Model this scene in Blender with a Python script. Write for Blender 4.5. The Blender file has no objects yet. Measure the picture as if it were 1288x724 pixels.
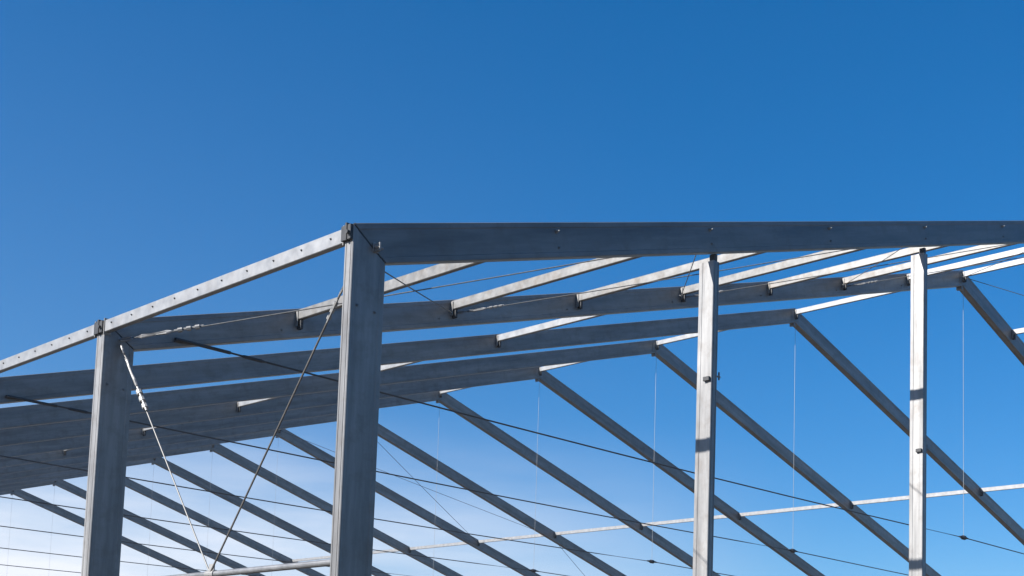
import bpy, bmesh, math, random
from mathutils import Vector, Matrix

scene = bpy.context.scene
random.seed(7)
V = Vector

# ------------------------------------------------------------------ camera
GZ = 1.65                                   # eye height above the ground
CAM = V((-7.1676, -10.007, GZ))
YAW, PITCH, ROLL = 0.8262, 0.0952, 0.0288
cd = bpy.data.cameras.new('camera')
cam = bpy.data.objects.new('camera', cd)
scene.collection.objects.link(cam)
F = V((math.sin(YAW)*math.cos(PITCH), math.cos(YAW)*math.cos(PITCH), math.sin(PITCH)))
R0 = V((math.cos(YAW), -math.sin(YAW), 0)); U0 = R0.cross(F)
Rr = math.cos(ROLL)*R0 + math.sin(ROLL)*U0
Ur = -math.sin(ROLL)*R0 + math.cos(ROLL)*U0
M = Matrix((Rr, Ur, -F)).transposed().to_4x4(); M.translation = CAM
cam.matrix_world = M
cd.sensor_width = 36.0
cd.lens = 1640.1/1288*36
cd.shift_x = (644-761.98)/1288
cd.shift_y = (743.48-362)/1288
cd.clip_start = 0.1; cd.clip_end = 6000
scene.camera = cam
scene.render.resolution_x = 1024; scene.render.resolution_y = 576

# ------------------------------------------------------------------ light
SUN = V((-1.0, 0.30, 0.68)).normalized()    # towards the sun
elev = math.asin(SUN.z); azim = math.atan2(SUN.x, SUN.y)
sd = bpy.data.lights.new('sun', 'SUN'); so = bpy.data.objects.new('sun', sd)
scene.collection.objects.link(so)
sd.energy = 5.0; sd.angle = math.radians(0.5); sd.color = (1.0, 0.975, 0.94)
so.rotation_euler = SUN.to_track_quat('Z', 'Y').to_euler(); so.location = (-20, 10, 30)

world = bpy.data.worlds.new('World'); scene.world = world; world.use_nodes = True
nt = world.node_tree; N = nt.nodes; LK = nt.links; N.clear()
wo = N.new('ShaderNodeOutputWorld'); bg = N.new('ShaderNodeBackground')
sky = N.new('ShaderNodeTexSky'); sky.sky_type = 'NISHITA'; sky.sun_disc = False
sky.sun_elevation = elev; sky.sun_rotation = azim
sky.altitude = 300; sky.air_density = 1.0; sky.dust_density = 0.3; sky.ozone_density = 8.0
hs = N.new('ShaderNodeHueSaturation'); hs.inputs['Saturation'].default_value = 1.34
hs.inputs['Hue'].default_value = 0.503; hs.inputs['Value'].default_value = 1.0
gm = N.new('ShaderNodeGamma'); gm.inputs['Gamma'].default_value = 0.8
LK.new(sky.outputs[0], gm.inputs['Color']); LK.new(gm.outputs[0], hs.inputs['Color'])
# thin high cloud low over the horizon
tc = N.new('ShaderNodeTexCoord'); sx = N.new('ShaderNodeSeparateXYZ'); LK.new(tc.outputs['Generated'], sx.inputs[0])
mp = N.new('ShaderNodeMapping'); LK.new(tc.outputs['Generated'], mp.inputs['Vector'])
mp.inputs['Scale'].default_value = (3.5, 3.5, 20.0); mp.inputs['Location'].default_value = (0.6, 0.3, 0.0)
cn = N.new('ShaderNodeTexNoise'); LK.new(mp.outputs[0], cn.inputs['Vector'])
cn.inputs['Scale'].default_value = 1.0; cn.inputs['Detail'].default_value = 6; cn.inputs['Roughness'].default_value = 0.55
cr = N.new('ShaderNodeMapRange'); LK.new(cn.outputs['Fac'], cr.inputs['Value'])
cr.inputs['From Min'].default_value = 0.10; cr.inputs['From Max'].default_value = 0.57
er = N.new('ShaderNodeMapRange'); LK.new(sx.outputs['Z'], er.inputs['Value'])
er.interpolation_type = 'SMOOTHSTEP'
er.inputs['From Min'].default_value = 0.235; er.inputs['From Max'].default_value = 0.10
mu = N.new('ShaderNodeMath'); mu.operation = 'MULTIPLY'
dt = N.new('ShaderNodeVectorMath'); dt.operation = 'DOT_PRODUCT'; LK.new(tc.outputs['Generated'], dt.inputs[0])
dt.inputs[1].default_value = (0, 1, 0)      # the cloud bank lies to the north
ar = N.new('ShaderNodeMapRange'); ar.interpolation_type = 'SMOOTHSTEP'; LK.new(dt.outputs['Value'], ar.inputs['Value'])
ar.inputs['From Min'].default_value = 0.52; ar.inputs['From Max'].default_value = 0.94
m2 = N.new('ShaderNodeMath'); m2.operation = 'MULTIPLY'; LK.new(cr.outputs[0], m2.inputs[0]); LK.new(ar.outputs[0], m2.inputs[1])
LK.new(m2.outputs[0], mu.inputs[0]); LK.new(er.outputs[0], mu.inputs[1])
# a faint veil of the same cloud higher up
vr = N.new('ShaderNodeMapRange'); vr.interpolation_type = 'SMOOTHSTEP'; LK.new(sx.outputs['Z'], vr.inputs['Value'])
vr.inputs['From Min'].default_value = 0.62; vr.inputs['From Max'].default_value = 0.2; vr.inputs['To Max'].default_value = 0.04
v2 = N.new('ShaderNodeMath'); v2.operation = 'MULTIPLY'; LK.new(vr.outputs[0], v2.inputs[0]); LK.new(ar.outputs[0], v2.inputs[1])
m3 = N.new('ShaderNodeMath'); m3.operation = 'ADD'; m3.use_clamp = True; LK.new(mu.outputs[0], m3.inputs[0]); LK.new(v2.outputs[0], m3.inputs[1])
mx = N.new('ShaderNodeMix'); mx.data_type = 'RGBA'
LK.new(m3.outputs[0], mx.inputs['Factor']); LK.new(hs.outputs[0], mx.inputs['A'])
mx.inputs['B'].default_value = (4.9, 5.15, 5.7, 1)
LK.new(mx.outputs['Result'], bg.inputs['Color'])
bg.inputs['Strength'].default_value = 0.081
LK.new(bg.outputs[0], wo.inputs['Surface'])

vs = scene.view_settings
vs.view_transform = 'Standard'; vs.look = 'None'; vs.gamma = 1.0; vs.use_curve_mapping = False
vs.exposure = 1.2
scene.cycles.max_bounces = 6

# ------------------------------------------------------------------ materials
def new_mat(name):
    m = bpy.data.materials.new(name); m.use_nodes = True
    return m, m.node_tree.nodes, m.node_tree.links, m.node_tree.nodes['Principled BSDF']

def metal(name, c1, c2, rough=0.5, metallic=0.35, scale=3.0, streak=(1, 1, 1), stain=None, stain_amt=0.0, bump=0.05, tilt=0.0, vary=0.0, wavy=0.0):
    m, n, l, b = new_mat(name)
    t = n.new('ShaderNodeTexCoord'); g = n.new('ShaderNodeNewGeometry')
    oi = n.new('ShaderNodeObjectInfo')
    ad = n.new('ShaderNodeVectorMath'); ad.operation = 'ADD'
    l.new(t.outputs['Object'], ad.inputs[0]); l.new(oi.outputs['Location'], ad.inputs[1])
    mr = n.new('ShaderNodeMapping'); l.new(ad.outputs[0], mr.inputs['Vector']); mr.inputs['Rotation'].default_value = (0, tilt, 0)
    ma = n.new('ShaderNodeMapping'); l.new(mr.outputs[0], ma.inputs['Vector'])
    ma.inputs['Scale'].default_value = streak
    a = n.new('ShaderNodeTexNoise'); l.new(ma.outputs[0], a.inputs['Vector'])
    a.inputs['Scale'].default_value = scale; a.inputs['Detail'].default_value = 5; a.inputs['Roughness'].default_value = 0.65
    r = n.new('ShaderNodeMapRange'); l.new(a.outputs['Fac'], r.inputs['Value'])
    r.inputs['From Min'].default_value = 0.3; r.inputs['From Max'].default_value = 0.7
    x = n.new('ShaderNodeMix'); x.data_type = 'RGBA'; l.new(r.outputs[0], x.inputs['Factor'])
    x.inputs['A'].default_value = (*c1, 1); x.inputs['B'].default_value = (*c2, 1)
    col = x.outputs['Result']
    if stain:
        s = n.new('ShaderNodeTexNoise'); l.new(ad.outputs[0], s.inputs['Vector'])
        s.inputs['Scale'].default_value = 4.0; s.inputs['Detail'].default_value = 7; s.inputs['Roughness'].default_value = 0.7
        sr = n.new('ShaderNodeMapRange'); l.new(s.outputs['Fac'], sr.inputs['Value'])
        sr.inputs['From Min'].default_value = 0.48; sr.inputs['From Max'].default_value = 0.75
        sr.inputs['To Max'].default_value = stain_amt
        y = n.new('ShaderNodeMix'); y.data_type = 'RGBA'; l.new(sr.outputs[0], y.inputs['Factor'])
        l.new(col, y.inputs['A']); y.inputs['B'].default_value = (*stain, 1); col = y.outputs['Result']
    if vary:                                   # members from different batches differ a little
        vv = n.new('ShaderNodeMapRange'); l.new(oi.outputs['Random'], vv.inputs['Value'])
        vv.inputs['To Min'].default_value = 1-vary; vv.inputs['To Max'].default_value = 1+vary
        hv = n.new('ShaderNodeHueSaturation'); l.new(col, hv.inputs['Color']); l.new(vv.outputs[0], hv.inputs['Value']); col = hv.outputs[0]
    l.new(col, b.inputs['Base Color'])
    b.inputs['Metallic'].default_value = metallic
    rr = n.new('ShaderNodeMapRange'); l.new(a.outputs['Fac'], rr.inputs['Value'])
    rr.inputs['To Min'].default_value = max(0.05, rough-0.12); rr.inputs['To Max'].default_value = rough+0.12
    l.new(rr.outputs[0], b.inputs['Roughness'])
    f = n.new('ShaderNodeTexNoise'); l.new(ma.outputs[0], f.inputs['Vector']); f.inputs['Scale'].default_value = 45
    bp = n.new('ShaderNodeBump'); bp.inputs['Strength'].default_value = bump; bp.inputs['Distance'].default_value = 0.01
    l.new(f.outputs['Fac'], bp.inputs['Height']); out = bp
    if wavy:                                   # slight unevenness of the rolled faces
        w = n.new('ShaderNodeTexNoise'); l.new(ma.outputs[0], w.inputs['Vector']); w.inputs['Scale'].default_value = 2.2; w.inputs['Detail'].default_value = 2
        wb = n.new('ShaderNodeBump'); wb.inputs['Strength'].default_value = wavy; wb.inputs['Distance'].default_value = 0.05
        l.new(w.outputs['Fac'], wb.inputs['Height']); l.new(bp.outputs[0], wb.inputs['Normal']); out = wb
    l.new(out.outputs[0], b.inputs['Normal'])
    return m

AK = dict(rough=0.45, metallic=0.35, scale=5.0, stain=(0.12, 0.10, 0.085), stain_amt=0.65, bump=0.10, vary=0.08, wavy=0.45)
A1, A2 = (0.13, 0.126, 0.123), (0.275, 0.268, 0.261)
ALU = metal('mill_finish_aluminium', A1, A2, streak=(1, 1, .10), **AK)
ALU_NEAR = metal('mill_finish_aluminium_rafter', A1, A2, streak=(.10, 1, 1), tilt=math.radians(17), **AK)
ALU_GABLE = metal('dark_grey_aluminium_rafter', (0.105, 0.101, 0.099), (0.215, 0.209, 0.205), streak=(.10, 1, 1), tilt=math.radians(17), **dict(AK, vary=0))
ALU_FAR = metal('mill_finish_aluminium_far_rafter', A1, A2, streak=(.10, 1, 1), tilt=-math.radians(17), **AK)
PUR = metal('weathered_aluminium', (0.135, 0.131, 0.126), (0.215, 0.21, 0.203), 0.5, 0.35, 7, stain=(0.115, 0.088, 0.062), stain_amt=0.85, vary=.1, wavy=.25)
GALV = metal('galvanised_steel', (0.16, 0.16, 0.163), (0.23, 0.23, 0.233), 0.45, 0.5, 9)
EAVE = metal('bright_aluminium', (0.175, 0.178, 0.184), (0.262, 0.264, 0.27), 0.5, 0.3, 6, stain=(0.17, 0.15, 0.135), stain_amt=0.5)
DARK = metal('dark_steel_bracket', (0.022, 0.022, 0.024), (0.045, 0.045, 0.046), 0.55, 0.3, 8)
TIE = metal('black_tie_steel', (0.03, 0.03, 0.032), (0.055, 0.055, 0.057), 0.5, 0.3, 6)
ROPE = metal('bright_wire_rope', (0.19, 0.185, 0.178), (0.27, 0.262, 0.25), 0.5, 0.2, 14)
CABLE = metal('dull_wire_rope', (0.10, 0.097, 0.092), (0.17, 0.165, 0.157), 0.55, 0.2, 30)
OLDROPE = metal('weathered_wire_rope', (0.06, 0.054, 0.048), (0.105, 0.096, 0.087), 0.6, 0.2, 14)
WIRE = metal('thin_hanger_wire', (0.20, 0.20, 0.20), (0.25, 0.25, 0.25), 0.45, 0.2, 14)

def ground_mat():
    m, n, l, b = new_mat('dark_asphalt')
    t = n.new('ShaderNodeTexCoord')
    a = n.new('ShaderNodeTexNoise'); l.new(t.outputs['Object'], a.inputs['Vector']); a.inputs['Scale'].default_value = 0.35; a.inputs['Detail'].default_value = 10
    x = n.new('ShaderNodeMix'); x.data_type = 'RGBA'; l.new(a.outputs['Fac'], x.inputs['Factor'])
    x.inputs['A'].default_value = (0.05, 0.044, 0.037, 1); x.inputs['B'].default_value = (0.095, 0.08, 0.064, 1)
    l.new(x.outputs['Result'], b.inputs['Base Color']); b.inputs['Roughness'].default_value = 0.95
    f = n.new('ShaderNodeTexVoronoi'); l.new(t.outputs['Object'], f.inputs['Vector']); f.inputs['Scale'].default_value = 22
    bp = n.new('ShaderNodeBump'); bp.inputs['Strength'].default_value = 0.4; bp.inputs['Distance'].default_value = 0.03
    l.new(f.outputs['Distance'], bp.inputs['Height']); l.new(bp.outputs[0], b.inputs['Normal'])
    return m
GROUND = ground_mat()

# ------------------------------------------------------------------ helpers
COL = scene.collection
def obj(name, me, mat=None, parent=None):
    if isinstance(me, bmesh.types.BMesh):
        bm = me; me = bpy.data.meshes.new(name); bmesh.ops.recalc_face_normals(bm, faces=bm.faces); bm.to_mesh(me); bm.free()
    if mat and not me.materials: me.materials.append(mat)
    o = bpy.data.objects.new(name, me); COL.objects.link(o)
    if parent: o.parent = parent; o.location = -parent.location if o.location.length == 0 else o.location
    return o
def thing(name, label, cat, loc, group=None):
    o = bpy.data.objects.new(name, None); COL.objects.link(o); o.location = loc
    o.empty_display_size = 0.2
    o['label'] = label; o['category'] = cat
    if group: o['group'] = group
    return o
def put(name, bm, mat, parent):             # bm in world coordinates -> child whose origin is its own centre
    c = sum((v.co for v in bm.verts), V())/max(1, len(bm.verts))
    for v in bm.verts: v.co -= c
    me = bpy.data.meshes.new(name); bmesh.ops.recalc_face_normals(bm, faces=bm.faces); bm.to_mesh(me); bm.free()
    me.materials.append(mat)
    o = bpy.data.objects.new(name, me); COL.objects.link(o); o.parent = parent; o.location = c - parent.location
    return o
def put_shared(name, me, at, parent, rot=None):
    o = bpy.data.objects.new(name, me); COL.objects.link(o); o.parent = parent
    o.location = V(at) - parent.location - (parent.parent.location if parent.parent else V())
    if rot is not None: o.rotation_euler = rot
    return o

def section(w, d, grooves=True, c=0.006):
    """closed outline of an extruded box profile: a = across (w), b = depth (d); keder slots in the narrow faces, a shallow step on the wide ones"""
    a, b = w/2, d/2
    if not grooves:
        return [(-a+c, -b), (a-c, -b), (a, -b+c), (a, b-c), (a-c, b), (-a+c, b), (-a, b-c), (-a, -b+c)]
    s = a*0.55; g = 0.004; dp = 0.006; e = 0.055; st = 0.006
    bot = [(-a+c, -b), (-s-g, -b), (-s-g, -b+dp), (-s+g, -b+dp), (-s+g, -b), (s-g, -b), (s-g, -b+dp), (s+g, -b+dp), (s+g, -b), (a-c, -b)]
    right = [(a, -b+c), (a, -b+e), (a-st, -b+e+st), (a-st, b-e-st), (a, b-e), (a, b-c)]
    top = [(-x, -y) for x, y in bot]; left = [(-x, -y) for x, y in right]
    return bot + right + top + left
def extrude(bm, sec, A, Bv, axis, o, plane0, plane1):
    """sec points swept along axis through o between two cutting planes (point, normal)"""
    axis = axis.normalized(); lo, hi = [], []
    for a, b in sec:
        q = o + A*a + Bv*b
        for (pp, pn), out in ((plane0, lo), (plane1, hi)):
            t = (pp - q).dot(pn)/axis.dot(pn)
            out.append(bm.verts.new(q + axis*t))
    n = len(sec)
    for i in range(n):
        j = (i+1) % n; bm.faces.new((lo[i], lo[j], hi[j], hi[i]))
    bm.faces.new(lo[::-1]); bm.faces.new(hi)
def member(p, q, A, w, d, grooves=False, c=0.006):
    p, q, A = V(p), V(q), V(A).normalized(); ax = (q-p).normalized(); Bv = ax.cross(A).normalized()
    bm = bmesh.new(); extrude(bm, section(w, d, grooves, c), A, Bv, ax, p, (p, ax), (q, ax)); return bm
def tube(bm, pts, r, n=8, cap=True):
    rings = []
    for i, p in enumerate(pts):
        p = V(p); a = V(pts[max(0, i-1)]); b = V(pts[min(len(pts)-1, i+1)])
        ax = (b-a).normalized(); s = ax.orthogonal().normalized(); t = ax.cross(s)
        rad = r[i] if isinstance(r, (list, tuple)) else r
        rings.append([bm.verts.new(p + (s*math.cos(k*math.tau/n) + t*math.sin(k*math.tau/n))*rad) for k in range(n)])
    for u, w in zip(rings, rings[1:]):
        # align ring starts
        k0 = min(range(n), key=lambda k: (w[k].co-u[0].co).length)
        for k in range(n):
            bm.faces.new((u[k], u[(k+1) % n], w[(k0+k+1) % n], w[(k0+k) % n]))
    if cap: bm.faces.new(rings[0][::-1]); bm.faces.new(rings[-1])
    return bm
def box(bm, lo, hi, c=0.0):
    r = bmesh.ops.create_cube(bm, size=1.0); lo, hi = V(lo), V(hi)
    for v in r['verts']:
        v.co = V(((lo.x+hi.x)/2 + v.co.x*(hi.x-lo.x), (lo.y+hi.y)/2 + v.co.y*(hi.y-lo.y), (lo.z+hi.z)/2 + v.co.z*(hi.z-lo.z)))
    if c:
        es = list({e for v in r['verts'] for e in v.link_edges})
        bmesh.ops.bevel(bm, geom=es, offset=c, segments=1, affect='EDGES')
    return bm
def bolt_mesh(name, r, h, mat):
    bm = bmesh.new(); tube(bm, [(0, 0, 0), (0, 0, h*.45)], r*1.45, 12); tube(bm, [(0, 0, h*.45), (0, 0, h)], r, 6); tube(bm, [(0, 0, h), (0, 0, h*1.6)], r*.5, 8)
    me = bpy.data.meshes.new(name); bmesh.ops.recalc_face_normals(bm, faces=bm.faces); bm.to_mesh(me); bm.free(); me.materials.append(mat); return me
ORD = ['first', 'second', 'third', 'fourth', 'fifth', 'sixth', 'seventh', 'eighth', 'ninth', 'tenth', 'eleventh', 'twelfth', 'thirteenth']

# ------------------------------------------------------------------ dimensions of the hall
BAY = 5.0; NF = 13
HALF = 21.9015                              # eave to ridge
HE = 4.1977 + GZ                            # underside of the rafter at the wall line
RISE = 6.7027; SL = RISE/HALF; DV = 0.4062  # rafter depth measured upright
PX0, PX1 = 0.015, 0.410                     # wall post from outer to inner face
def fw(k): return 0.13 if k == 0 else 0.185 # profile width of frame k
def zb(x): return HE + SL*(x if x <= HALF else 2*HALF-x)    # underside of the rafters
def roof(u, off): return V((u*HALF, 0, zb(u*HALF)+off))

# ------------------------------------------------------------------ ground
bm = bmesh.new()
bmesh.ops.create_grid(bm, x_segments=8, y_segments=8, size=1500)
g = obj('ground', bm, GROUND); g['kind'] = 'structure'

# ------------------------------------------------------------------ portal frames
BOLT = bolt_mesh('bolt', 0.015, 0.03, ROPE)
PLAINBOLT = bolt_mesh('bolt', 0.011, 0.012, GALV)
SMALLBOLT = bolt_mesh('bolt', 0.0075, 0.010, DARK)
XA, YA, ZA = V((1, 0, 0)), V((0, 1, 0)), V((0, 0, 1))
def frame_meshes(w):
    """parts of one portal frame with its front face on y = 0"""
    yc = w/2; parts = []
    gap = 0.010
    # mitre plane of the eave corner
    Oo = V((PX0, yc, zb(0)+DV+SL*PX0)); Ii = V((PX1, yc, zb(PX1)))
    md = (Ii-Oo).normalized(); mn = V((md.z, 0, -md.x))         # points towards the post? fixed below
    if mn.z > 0: mn = -mn
    pc = V(((PX0+PX1)/2, yc, 0)); s_post = section(w, PX1-PX0)
    rd = V((HALF, 0, RISE)).normalized(); rn = V((-rd.z, 0, rd.x))
    dperp = DV*rd.x; rc = V((0, yc, zb(0))) + rn*dperp/2; s_raf = section(w, dperp)
    ridge = V((HALF, yc, 0))
    for side in (1, -1):
        def mir(bm):
            if side < 0:
                for v in bm.verts: v.co.x = 2*HALF - v.co.x
                bmesh.ops.reverse_faces(bm, faces=bm.faces)
            return bm
        bm = bmesh.new(); extrude(bm, s_post, YA, XA, ZA, pc, (V((0, 0, 0.02)), ZA), (Oo+mn*gap, mn)); parts.append(('post', mir(bm), ALU))
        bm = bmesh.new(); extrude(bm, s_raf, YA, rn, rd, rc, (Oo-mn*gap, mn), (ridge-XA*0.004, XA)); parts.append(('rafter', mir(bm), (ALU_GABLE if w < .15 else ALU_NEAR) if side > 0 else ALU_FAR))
        # dark insert showing in the mitre gap, and the knee bracket that carries the eave purlin
        bm = bmesh.new()
        mid = (Oo+Ii)/2; L = (Ii-Oo).length
        extrude(bm, section(w-0.02, L-0.03, False, .004), YA, md, mn, mid, (mid-mn*0.03, mn), (mid+mn*0.03, mn))
        parts.append(('knee_insert', mir(bm), DARK))
        bm = bmesh.new()
        zt = zb(0)+DV
        box(bm, (-0.018, yc-w/2+0.004, zt-0.155), (0.04, yc+w/2+0.024, zt-0.006), .004)
        box(bm, (-0.03, yc-w*.1, zt-0.165), (0.02, yc+w*.1, zt+0.012), .004)
        tube(bm, [(-0.018, yc-w*.32, zt-0.09), (-0.05, yc-w*.32, zt-0.09)], .02, 8)
        parts.append(('knee_bracket', mir(bm), DARK))
        bm = bmesh.new(); box(bm, (PX0-.05, yc-w/2-.08, 0), (PX1+.05, yc+w/2+.08, .022), .003); parts.append(('base_plate', mir(bm), GALV))
    bm = bmesh.new(); zr = zb(HALF)
    for s in (-1, 1):
        box(bm, (HALF-.16, yc+s*(w/2+.004)-.004, zr+.03), (HALF+.16, yc+s*(w/2+.004)+.004, zr+.30), .002)
    box(bm, (HALF-.035, yc-w*.4, zr-.09), (HALF+.035, yc+w*.4, zr+.02), .004)
    parts.append(('ridge_bracket', bm, GALV))
    out = []
    for n, b, m in parts:
        c = sum((v.co for v in b.verts), V())/len(b.verts)
        for v in b.verts: v.co -= c
        me = bpy.data.meshes.new(n); bmesh.ops.recalc_face_normals(b, faces=b.faces); b.to_mesh(me); b.free(); me.materials.append(m)
        out.append((n, me, c))
    return out
FM = {0: frame_meshes(fw(0)), 1: frame_meshes(fw(1))}
def flabel(k):
    if k == 0: return 'wide dark gable portal frame at the front, its rafter across the top of the picture'
    if k == 1: return 'second portal frame, its grey post standing left of the big corner post'
    if k == NF-1: return 'rearmost portal frame, the last and smallest at the lower left'
    return '%s grey portal frame counted back from the front gable' % ORD[k]
for k in range(NF):
    base = V((0, k*BAY, 0))
    t = thing('portal_frame', flabel(k), 'portal frame', base, 'portal frames of the hall')
    for n, me, c in FM[min(k, 1)]:
        o = put_shared(n, me, base + c, t)
    if k == 0: t.rotation_euler.y = -0.0028     # the front rafter carries a slight upward camber
    near_post = [c for c in t.children if c.name.startswith('post')][0]
    near_rafter = [c for c in t.children if c.name.startswith('rafter')][0]
    for i in range(1, 8) if k < 2 else ():
        x = i/8*HALF
        if k == 0:
            put_shared('bolt', BOLT, V((x, .003, zb(x)+.30)), near_rafter, (math.pi/2, 0, 0))
            put_shared('bolt', PLAINBOLT, V((x+.05, .003, zb(x)+.13)), near_rafter, (math.pi/2, 0, 0))
        else:
            put_shared('bolt', PLAINBOLT, V((x-.25, BAY+.003, zb(x-.25)+.12)), near_rafter, (math.pi/2, 0, 0))
    if k < 2:
        for x in (.10, .31): put_shared('bolt', PLAINBOLT, V((x, k*BAY+.003, HE-.36-x*.1)), near_post, (math.pi/2, 0, 0))
    if k == 0:
        bm = bmesh.new(); ax, az = .285, HE+.245
        box(bm, (ax-.035, -.006, az-.05), (ax+.035, .004, az+.05), .003)
        box(bm, (ax-.012, -.075, az-.045), (ax+.012, -.004, az+.04), .004)
        tube(bm, [(ax-.05, -.045, az-.005), (ax+.05, -.045, az-.005)], .016, 8)
        put('anchor_lug', bm, ROPE, t)

# ------------------------------------------------------------------ purlins
PH, PW = 0.138, 0.07
BR = None
def purlin(u, k, label, group):
    """roof purlin in bay k (between frame k and k+1) at fraction u across the roof (0 eave, 1 ridge, 2 far eave)"""
    p = roof(u, 0.305); y0 = k*BAY + fw(k) + .006; y1 = (k+1)*BAY - .006
    if u == 1: p.z += -0.02
    t = thing('roof_purlin', label, 'purlin', V((p.x, (y0+y1)/2, p.z-PH/2)), group)
    put('beam', member((p.x, y0, p.z), (p.x, y1, p.z), ZA, PH, PW, False, .008), PUR if k == 0 and u < .8 else EAVE, t)
    for yy, s in ((y1, -1), (y0, 1)):
        bm = bmesh.new()
        box(bm, (p.x-.012, min(yy, yy+s*.08), p.z-PH/2-.13), (p.x+.030, max(yy, yy+s*.10), p.z-PH/2+.004), .003)
        put('bracket', bm, DARK, t)
        bm = bmesh.new()
        box(bm, (p.x-PW/2-.012, min(yy, yy+s*.05), p.z-PH/2-.10), (p.x-PW/2-.003, max(yy, yy+s*.05), p.z+PH/2-.02), .002)
        put('cleat', bm, PUR, t)
    return t
for i in range(1, 8):
    purlin(i/8, 0, 'pale roof purlin meeting the second frame, %s one up from the eave' % ORD[i-1], 'near-slope purlins of the gable bay')
purlin(1, 0, 'pale ridge purlin of the gable bay, meeting the peak of the second frame', 'ridge purlins')
purlin(1.125, 0, 'short piece of far-slope purlin at the right edge, just below the ridge', 'far-slope purlins')
purlin(1.25, 0, 'far-slope purlin of the gable bay, second one down from the ridge', 'far-slope purlins')
for k in range(1, NF-1):
    purlin(1, k, 'ridge purlin joining the peaks of the %s and %s frames' % (ORD[k], ORD[k+1]), 'ridge purlins')
    if k <= 9:
        purlin(1.5, k, 'thin white mid-slope purlin on the far roof between %s and %s frames' % (ORD[k], ORD[k+1]), 'far-slope purlins')
    if k <= 7:
        purlin(0.5, k, 'pale mid-slope purlin on the near roof between %s and %s frames' % (ORD[k], ORD[k+1]), 'near-slope mid purlins')

def eave(k, label):
    zt = HE + DV; h = 0.145; w = 0.075; x0 = 0.012; zc = zt - .075; xc = x0 + w/2
    y0 = k*BAY + fw(k) + .03; y1 = (k+1)*BAY - .004
    t = thing('eave_purlin', label, 'purlin', V((xc, (y0+y1)/2, zc-h/2)), 'eave purlins')
    put('beam', member((xc, y0, zc), (xc, y1, zc), ZA, h, w, False, .006), EAVE, t)
    for yy in (y0, y1):
        s = 1 if yy == y0 else -1
        bm = bmesh.new(); box(bm, (x0-.012, min(yy, yy+s*.012), zc-h/2-.03), (x0+w+.012, max(yy, yy+s*.012), zc+h/2+.025), .002); put('end_plate', bm, ROPE, t)
    for i in range(10):
        y = y0 + .22 + i*(y1-y0-.4)/9
        put_shared('bolt', SMALLBOLT, V((x0-.001, y, zc+.012)), t, (0, -math.pi/2, 0))
eave(0, 'bright bolted eave purlin sloping from the corner post to the second post')
eave(1, 'bright bolted eave purlin running off the left edge of the picture')

# wall rail at half height in the braced bay
zr = 1.392 + GZ; xr = PX1/2
t = thing('wall_rail', 'grey tubular wall rail behind the corner post at the bottom edge', 'rail', V((xr, 2.5, zr)))
put('tube', tube(bmesh.new(), [(xr, fw(0)+.01, zr), (xr, BAY-.01, zr)], .034, 14), GALV, t)
for y in (fw(0)+.006, BAY-.026):
    bm = bmesh.new(); box(bm, (xr-.05, y, zr-.06), (xr+.05, y+.02, zr+.06), .003); put('end_plate', bm, DARK, t)
bm = bmesh.new(); tube(bm, [(xr, 2.47, zr), (xr, 2.63, zr)], .044, 14); box(bm, (xr-.008, 2.50, zr), (xr+.008, 2.60, zr+.11), .002); put('clamp', bm, ROPE, t)

# ------------------------------------------------------------------ gable posts
def gable_post(u, dx, label):
    x = u*HALF + dx; w, d = 0.122, 0.235;
    zt = zb(x-w/2) - .075
    t = thing('gable_post', label, 'post', V((x, d/2, 0)), 'gable posts')
    bm = bmesh.new(); sec = section(w, d)
    extrude(bm, sec, XA, YA, ZA, V((x, d/2, 0)), (V((0, 0, .02)), ZA), (V((0, 0, zt)), ZA)); put('column', bm, ALU, t)
    bm = bmesh.new(); box(bm, (x-.012, .02, zt-.02), (x+.042, fw(0)-.02, zb(x)+.01), .003); put('tongue', bm, DARK, t)
    bm = bmesh.new(); box(bm, (x-.15, -.06, 0), (x+.15, d+.06, .022), .003); put('base_plate', bm, GALV, t)
    zk = 4.28 + GZ
    bm = bmesh.new(); box(bm, (x-w/2-.035, .012, zk-.03), (x-w/2+.001, .11, zk+.025), .004); put('rail_bracket', bm, DARK, t)
    bm = bmesh.new(); tube(bm, [(x+w/2-.004, .05, zk+.07), (x+w/2+.12, .05, zk+.07)], .013, 8); tube(bm, [(x+w/2+.10, .05, zk+.03), (x+w/2+.10, .05, zk+.13)], .012, 8)
    put('locking_pin', bm, GALV, t)
gable_post(0.25, .125, 'pale gable post under the front rafter, nearer the corner post')
gable_post(0.50, .02, 'pale slender gable post under the front rafter, towards the right edge')

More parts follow.
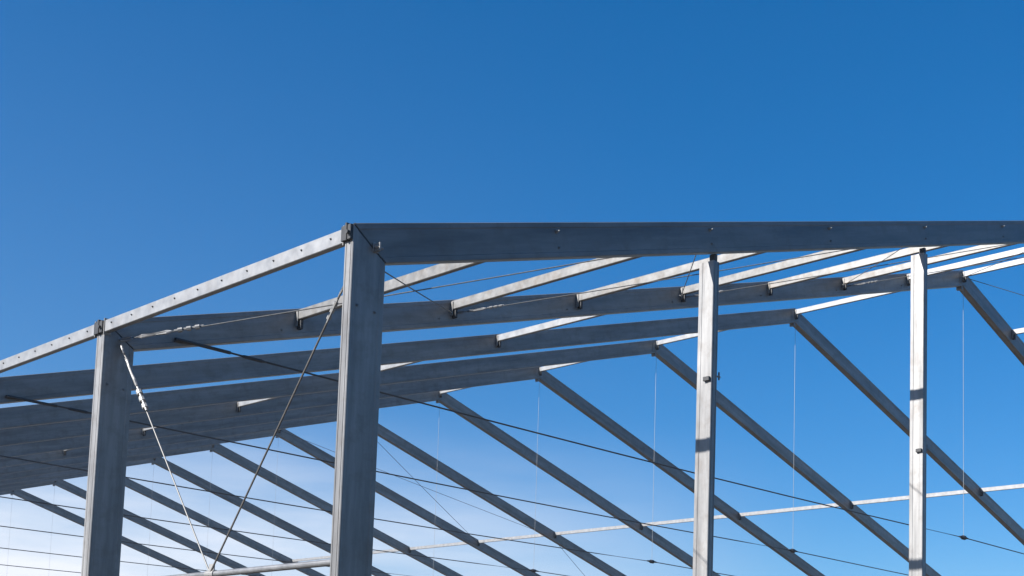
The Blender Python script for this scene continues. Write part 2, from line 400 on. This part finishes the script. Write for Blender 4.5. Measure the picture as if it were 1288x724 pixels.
# ------------------------------------------------------------------ tie cables under the frames
def tie_cable(k):
    zt = 4.578 + GZ; y = k*BAY - .035; xa = 0.93; xb = 2*HALF - xa
    lab = 'dark tie cable slung across beneath the %s frame' % (ORD[k] if k < NF-1 else 'rearmost')
    t = thing('tie_cable', lab, 'cable', V((HALF, y, zt)), 'tie cables')
    n = 16; pts = []
    for i in range(n+1):
        s = i/n; x = xa+.75 + s*(xb-xa-1.5); sag = -0.10*math.sin(math.pi*abs(2*s-1))**1.0 if True else 0
        pts.append((x, y, zt + sag*.6))
    put('cable', tube(bmesh.new(), pts, .0125, 6), TIE, t)
    for x, s in ((xa, 1), (xb, -1)):
        bm = bmesh.new(); tube(bm, [(x, y, zt), (x+s*.06, y, zt), (x+s*.78, y, zt)], [.014, .023, .023], 10)
        box(bm, (min(x, x+s*.10), y-.004, zt-.024), (max(x, x+s*.10), y+.034, zt+.024), .004)
        put('end_rod', bm, TIE, t)
        bm = bmesh.new(); tube(bm, [(x+s*.95, y, zt-.004), (x+s*1.0, y, zt-.004), (x+s*1.25, y, zt-.005), (x+s*1.3, y, zt-.006)], [.014, .024, .024, .014], 8); put('turnbuckle', bm, TIE, t)
    bm = bmesh.new(); tube(bm, [(HALF-.22, y, zt), (HALF-.10, y, zt+.004), (HALF-.06, y, zt), (HALF+.06, y, zt), (HALF+.10, y, zt+.004), (HALF+.22, y, zt)], [.018, .03, .055, .055, .03, .018], 10); put('clamp', bm, TIE, t)
    bm = bmesh.new(); tube(bm, [(HALF, y+.03, zb(HALF)-.05), (HALF, y, zt+.04)], .0048 if k < 6 else .0036, 6); put('hanger_wire', bm, WIRE, t)
for k in range(1, NF): tie_cable(k)

# ------------------------------------------------------------------ bracing cables
def bracing(p, q, label, mat=ROPE, r=.009, tb=True, grp='bracing cables', big=1.0):
    """wire rope from p to q; the turnbuckle and shackle sit near p"""
    p, q = V(p), V(q); d = (q-p).normalized(); L = (q-p).length
    t = thing('bracing_cable', label, 'cable', p.copy(), grp)
    pts = [p + d*(L*s) + V((0, 0, -.0035*L*math.sin(math.pi*s)*.35)) for s in [i/10 for i in range(11)]]
    put('rope', tube(bmesh.new(), pts, r, 8), CABLE if mat is ROPE else mat, t)
    for e, dd in ((p, d), (q, -d)):
        bm = bmesh.new(); s = dd.orthogonal().normalized(); tt = dd.cross(s)
        ring = [e + dd*.05 + (dd*math.cos(a)*.05 + s*math.sin(a)*.028)*big for a in [i*math.tau/12 for i in range(13)]]
        tube(bm, ring, .008*big, 6, cap=False); put('shackle', bm, GALV, t)
    if tb:
        s = d.orthogonal().normalized()
        bm = bmesh.new()
        for sg in (-1, 1):
            tube(bm, [p+d*.12*big, p+d*.16*big+s*sg*.018*big, p+d*.36*big+s*sg*.018*big, p+d*.40*big], [.010*big, .011*big, .011*big, .010*big], 7)
        put('turnbuckle', bm, ROPE, t)
        bm = bmesh.new()
        for m in (.47, .54, .61): tube(bm, [p+d*(m-.018)*big, p+d*(m+.018)*big], .021*big, 8)
        tube(bm, [p+d*.42*big+s*.014, p+d*.66*big+s*.018], .008*big, 6)
        put('rope_clip', bm, ROPE, t)
    return t
# side wall, corner to corner
bracing((xr+.03, BAY-.03, 4.31+GZ), (xr+.03, fw(0)+.06, .05), 'bright wall bracing rope with turnbuckle hung from the second post', ROPE, .0085, True, 'wall bracing cables', 1.75)
bracing((xr-.03, fw(0)+.03, 4.36+GZ), (xr-.03, BAY-.06, .05), 'dull brown wall bracing rope slanting down from behind the corner post', OLDROPE, .010, True, 'wall bracing cables', 1.1)
# roof, gable bay
def rp(u, y, off=.20): v = roof(u, off); v.y = y; return v
ya, yb = fw(0)+.05, BAY-.05
def roofx(u0, u1, y0, y1, la, lb, r=.008, off=.20):
    bracing(rp(u0, y1, off) + V((.22 if u0 == 0 else .06, 0, 0)), rp(u1, y0, off), la, ROPE, r, True, 'roof bracing cables', 1.5 if u0 == 0 else 1.1)
    bracing(rp(u1, y1, off-.02) + V((-.08, 0, 0)), rp(u0, y0, off-.02) + V((.25 if u0 == 0 else 0, 0, 0)), lb, OLDROPE, r*.9, False, 'roof bracing cables')
names = ['between the eave and the first gable post', 'between the two gable posts', 'right of the second gable post', 'just below the near ridge']
for i in range(4):
    roofx(i/4, (i+1)/4, ya, yb, 'light roof bracing rope %s, rising forward' % names[i],
          'dark roof bracing rope %s, dropping back' % names[i])
bracing(rp(1.0, yb), rp(1.25, ya), 'thin dark bracing rope from the second ridge to the far slope', OLDROPE, .008, False, 'roof bracing cables')
# second braced bay, far slope
for (u0, y0, u1, y1, l) in ((1, 30.2, 1.5, 34.95, 'faint far-roof bracing rope dropping from the seventh ridge to mid-slope'),
                            (1.5, 30.2, 1, 34.95, 'faint far-roof bracing rope rising from mid-slope to the eighth ridge'),
                            (1.5, 30.2, 2, 34.95, 'faint bracing rope on the lower far roof below the white purlin')):
    bracing(rp(u0, y0), rp(u1, y1), l, OLDROPE, .009, False, 'roof bracing cables')

# ------------------------------------------------------------------ air
hm = bpy.data.materials.new('air'); hm.use_nodes = True; hn = hm.node_tree; hn.nodes.clear()
ho = hn.nodes.new('ShaderNodeOutputMaterial'); pv = hn.nodes.new('ShaderNodeVolumePrincipled')
pv.inputs['Color'].default_value = (0.86, 0.92, 1.0, 1); pv.inputs['Density'].default_value = 0.0004; pv.inputs['Anisotropy'].default_value = 0.2
hn.links.new(pv.outputs[0], ho.inputs['Volume'])
bm = bmesh.new(); box(bm, (-1600, -1600, -1), (1600, 1600, 13.6))
hz = obj('haze', bm, hm); hz['kind'] = 'stuff'; hz['label'] = 'thin pale air over the site'; hz['category'] = 'haze'
